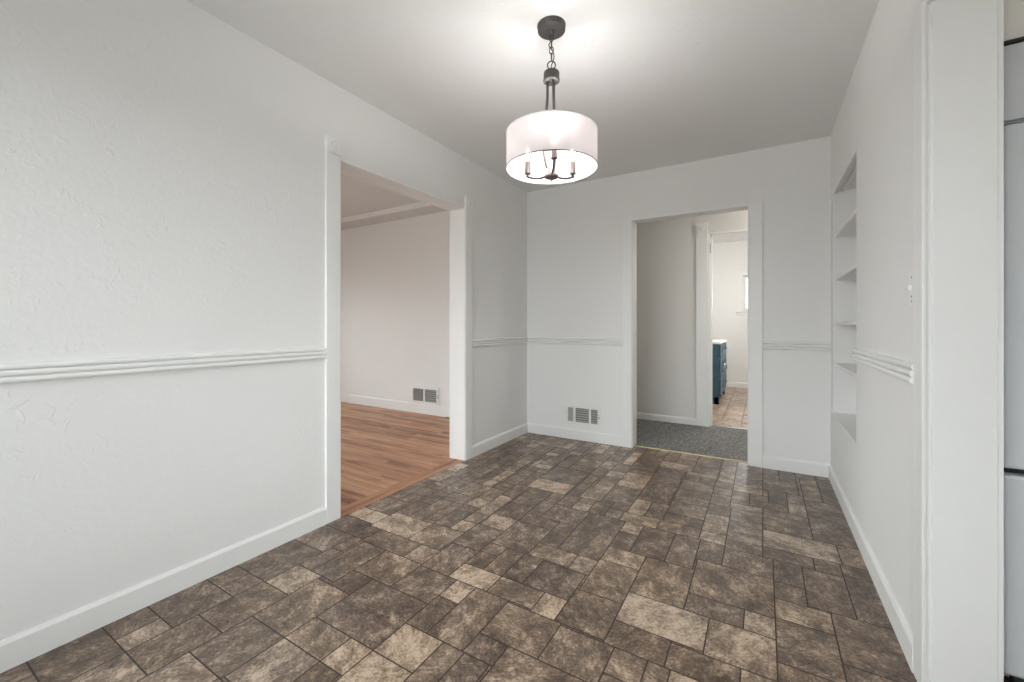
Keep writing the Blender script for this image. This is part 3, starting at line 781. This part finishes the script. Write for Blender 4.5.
t = thing('wall_cabinet', 'pale grey cabinet mounted above the refrigerator', 'cabinet', (.98, 2.2, 1.70))
B(.575, 1.36, FY+.03, 2.50, 1.690, 1.925, CABW).build('carcass', t, bevel=.002)
for a, b in ((.580, .966), (.972, 1.355)):
    m = B(a, b, FY+.010, FY+.029, 1.694, 1.868, CABW)
    m.build('door', t, bevel=.002)
B(.575, 1.36, FY+.02, 2.50, 1.927, 1.934, GASKET_SHADE).build('top_gap_shade', t)  # black slab standing in for the shadow in the gap under the soffit
wall_boxes('wall_kitchen_soffit', [(KX+.002, 1.8, FY+.03, 2.65, 1.940, H)], BEIGE, 'beige soffit above the refrigerator cabinet')

# ------------------------------------------------------------------ windows
wn = [0]
def window(axis, c0, c1, a, b, z0, z1, inner, sill=True, rail=True):
    """frame, sash rails, pane, and inside casing; inner: coordinate of room-side wall face, sign given by c"""
    wn[0] += 1
    m = MB(); w = .045; mid = (c0+c1)/2
    def bx(M, p, q, u, v, lo, hi, mat):
        if axis == 'Y': M.box(u, v, p, q, lo, hi, mat)
        else: M.box(p, q, u, v, lo, hi, mat)
    p, q = mid-.03, mid+.03
    bx(m, p, q, a, a+w, z0, z1, TRIM); bx(m, p, q, b-w, b, z0, z1, TRIM)
    bx(m, p, q, a+w, b-w, z0, z0+w, TRIM); bx(m, p, q, a+w, b-w, z1-w, z1, TRIM)
    zm = (z0+z1)/2
    if rail: bx(m, p, q, a+w, b-w, zm-.02, zm+.02, TRIM)
    o = struct(m.build('window_%d' % wn[0], bevel=.002))
    g = MB(); bx(g, mid-.003, mid+.003, a+w, b-w, z0+w, z1-w, GLASS); g.build('pane', o)
    s = 1 if inner > mid else -1
    c = MB(); cw = .08
    if a-XL < .16 and axis == 'Y': cw = .06
    z0s = max(z0, .11)
    f0, f1 = min(inner, inner+s*.014), max(inner, inner+s*.014)
    bx(c, f0, f1, a-cw, a, z0, z1, TRIM); bx(c, f0, f1, b, b+cw, z0, z1, TRIM); bx(c, f0, f1, a-cw, b+cw, z1, z1+cw, TRIM)
    bx(c, f0, f1, a-cw, b+cw, z0-.085, z0-.022, TRIM)
    g0, g1 = min(mid, inner+s*.045), max(mid, inner+s*.045)
    bx(c, g0, g1, a-cw-.02, b+cw+.02, z0-.022, z0, TRIM)
    c.build('window_casing', o, bevel=.002)
    # daylight portal just inside the pane
    ld = bpy.data.lights.new('daylight_portal', 'AREA'); ld.shape = 'RECTANGLE'; ld.size = b-a-2*w; ld.size_y = z1-z0-2*w
    ld.cycles.is_portal = True
    lo = bpy.data.objects.new('daylight_portal', ld); COL.objects.link(lo)
    pos = mid+s*.034
    if axis == 'Y':
        lo.location = ((a+b)/2, pos, zm); lo.rotation_euler = Vector((0, s, 0)).to_track_quat('-Z', 'Z').to_euler()
    else:
        lo.location = (pos, (a+b)/2, zm); lo.rotation_euler = Vector((s, 0, 0)).to_track_quat('-Z', 'Z').to_euler()
    return o
window('Y', YF-.15, YF, -1.93, -0.2, .35, 2.12, YF)  # unseen window behind the viewer, added and sized for its daylight
window('X', LX0-.15, LX0, 0.0, 3.2, .25, 1.75, LX0)  # unseen west window, sized for the light it gives the living room
window('Y', LY0-.15, LY0, -5.6, -4.2, .10, 1.75, LY0)  # unseen low window, shaped to light the lower part of the living room
window('Y', 8.30, 8.42, -0.29, 0.45, 1.34, 1.95, 8.30, rail=False)
window('X', 1.1, 1.2, 5.6, 7.4, 1.1, 2.1, 1.1)
window('X', 3.4, 3.55, -0.1, 1.75, .65, 1.85, 3.4)  # unseen kitchen window, sized for the light it sends through the opening

# unseen flush lamps added to brighten the adjoining rooms
def added_flush_lamp(x, y, z, power, label, col=(1, .95, .88)):
    t = thing('added_ceiling_lamp', label, 'lamp', (x, y, z-.09))
    MB().lathe((x, y, z), [(.15, 0), (.15, -.02), (.145, -.025), (0, -.025)], CHROME, cap=False).build('base', t)
    e = emit_mat('diffuser_glow', col, power)
    MB().lathe((x, y, z), [(.14, -.025), (.135, -.05), (.11, -.072), (.06, -.086), (0, -.09)], e, cap=False).build('diffuser', t)
added_flush_lamp(1.9, .6, H, 14, 'added unseen round ceiling lamp that brightens the kitchen')
added_flush_lamp(.55, 4.38, H, 42, 'added unseen round ceiling lamp that brightens the hall')
added_flush_lamp(.1, 6.4, BH, 105, 'added unseen round ceiling lamp that brightens the bathroom')

# ------------------------------------------------------------------ world, camera, view
w = bpy.data.worlds.new('world'); SC.world = w; w.use_nodes = True
WN, WL = w.node_tree.nodes, w.node_tree.links
bg = WN['Background']; bg.inputs['Strength'].default_value = 8.0
wtc = WN.new('ShaderNodeTexCoord'); wsp = WN.new('ShaderNodeSeparateXYZ'); WL.new(wtc.outputs['Generated'], wsp.inputs[0])
wr = WN.new('ShaderNodeValToRGB'); wr.color_ramp.elements[0].position = 0.47; wr.color_ramp.elements[0].color = (0.41, 0.40, 0.385, 1)
wr.color_ramp.elements[1].position = 0.53; wr.color_ramp.elements[1].color = (0.955, 0.98, 1.0, 1)
wmr = WN.new('ShaderNodeMapRange'); wmr.inputs['From Min'].default_value = -1; wmr.inputs['From Max'].default_value = 1
WL.new(wsp.outputs['Z'], wmr.inputs['Value']); WL.new(wmr.outputs['Result'], wr.inputs['Fac']); WL.new(wr.outputs['Color'], bg.inputs['Color'])

cam = bpy.data.cameras.new('camera'); co = bpy.data.objects.new('camera', cam); COL.objects.link(co)
F_PX, HY, CH = 417.68, 324.93, 1.090
cam.sensor_fit = 'HORIZONTAL'; cam.sensor_width = 36; cam.lens = F_PX/1024*36
cam.shift_y = -(341-HY)/1024
cam.clip_start = .02
co.location = (0, 0, CH); co.rotation_euler = (PI/2, 0, yaw)
SC.camera = co
SC.view_settings.view_transform = 'Standard'; SC.view_settings.look = 'None'
SC.view_settings.exposure = 0.35; SC.view_settings.gamma = 1.0
SC.view_settings.use_curve_mapping = False
SC.cycles.use_denoising = True
try: SC.cycles.denoiser = 'OPENIMAGEDENOISE'
except Exception: pass
SC.cycles.max_bounces = 14; SC.cycles.diffuse_bounces = 10; SC.cycles.glossy_bounces = 4; SC.cycles.transparent_max_bounces = 12
SC.cycles.sample_clamp_indirect = 6.0
for o in list(bpy.data.objects):
    if 'wo' in o: del o['wo']
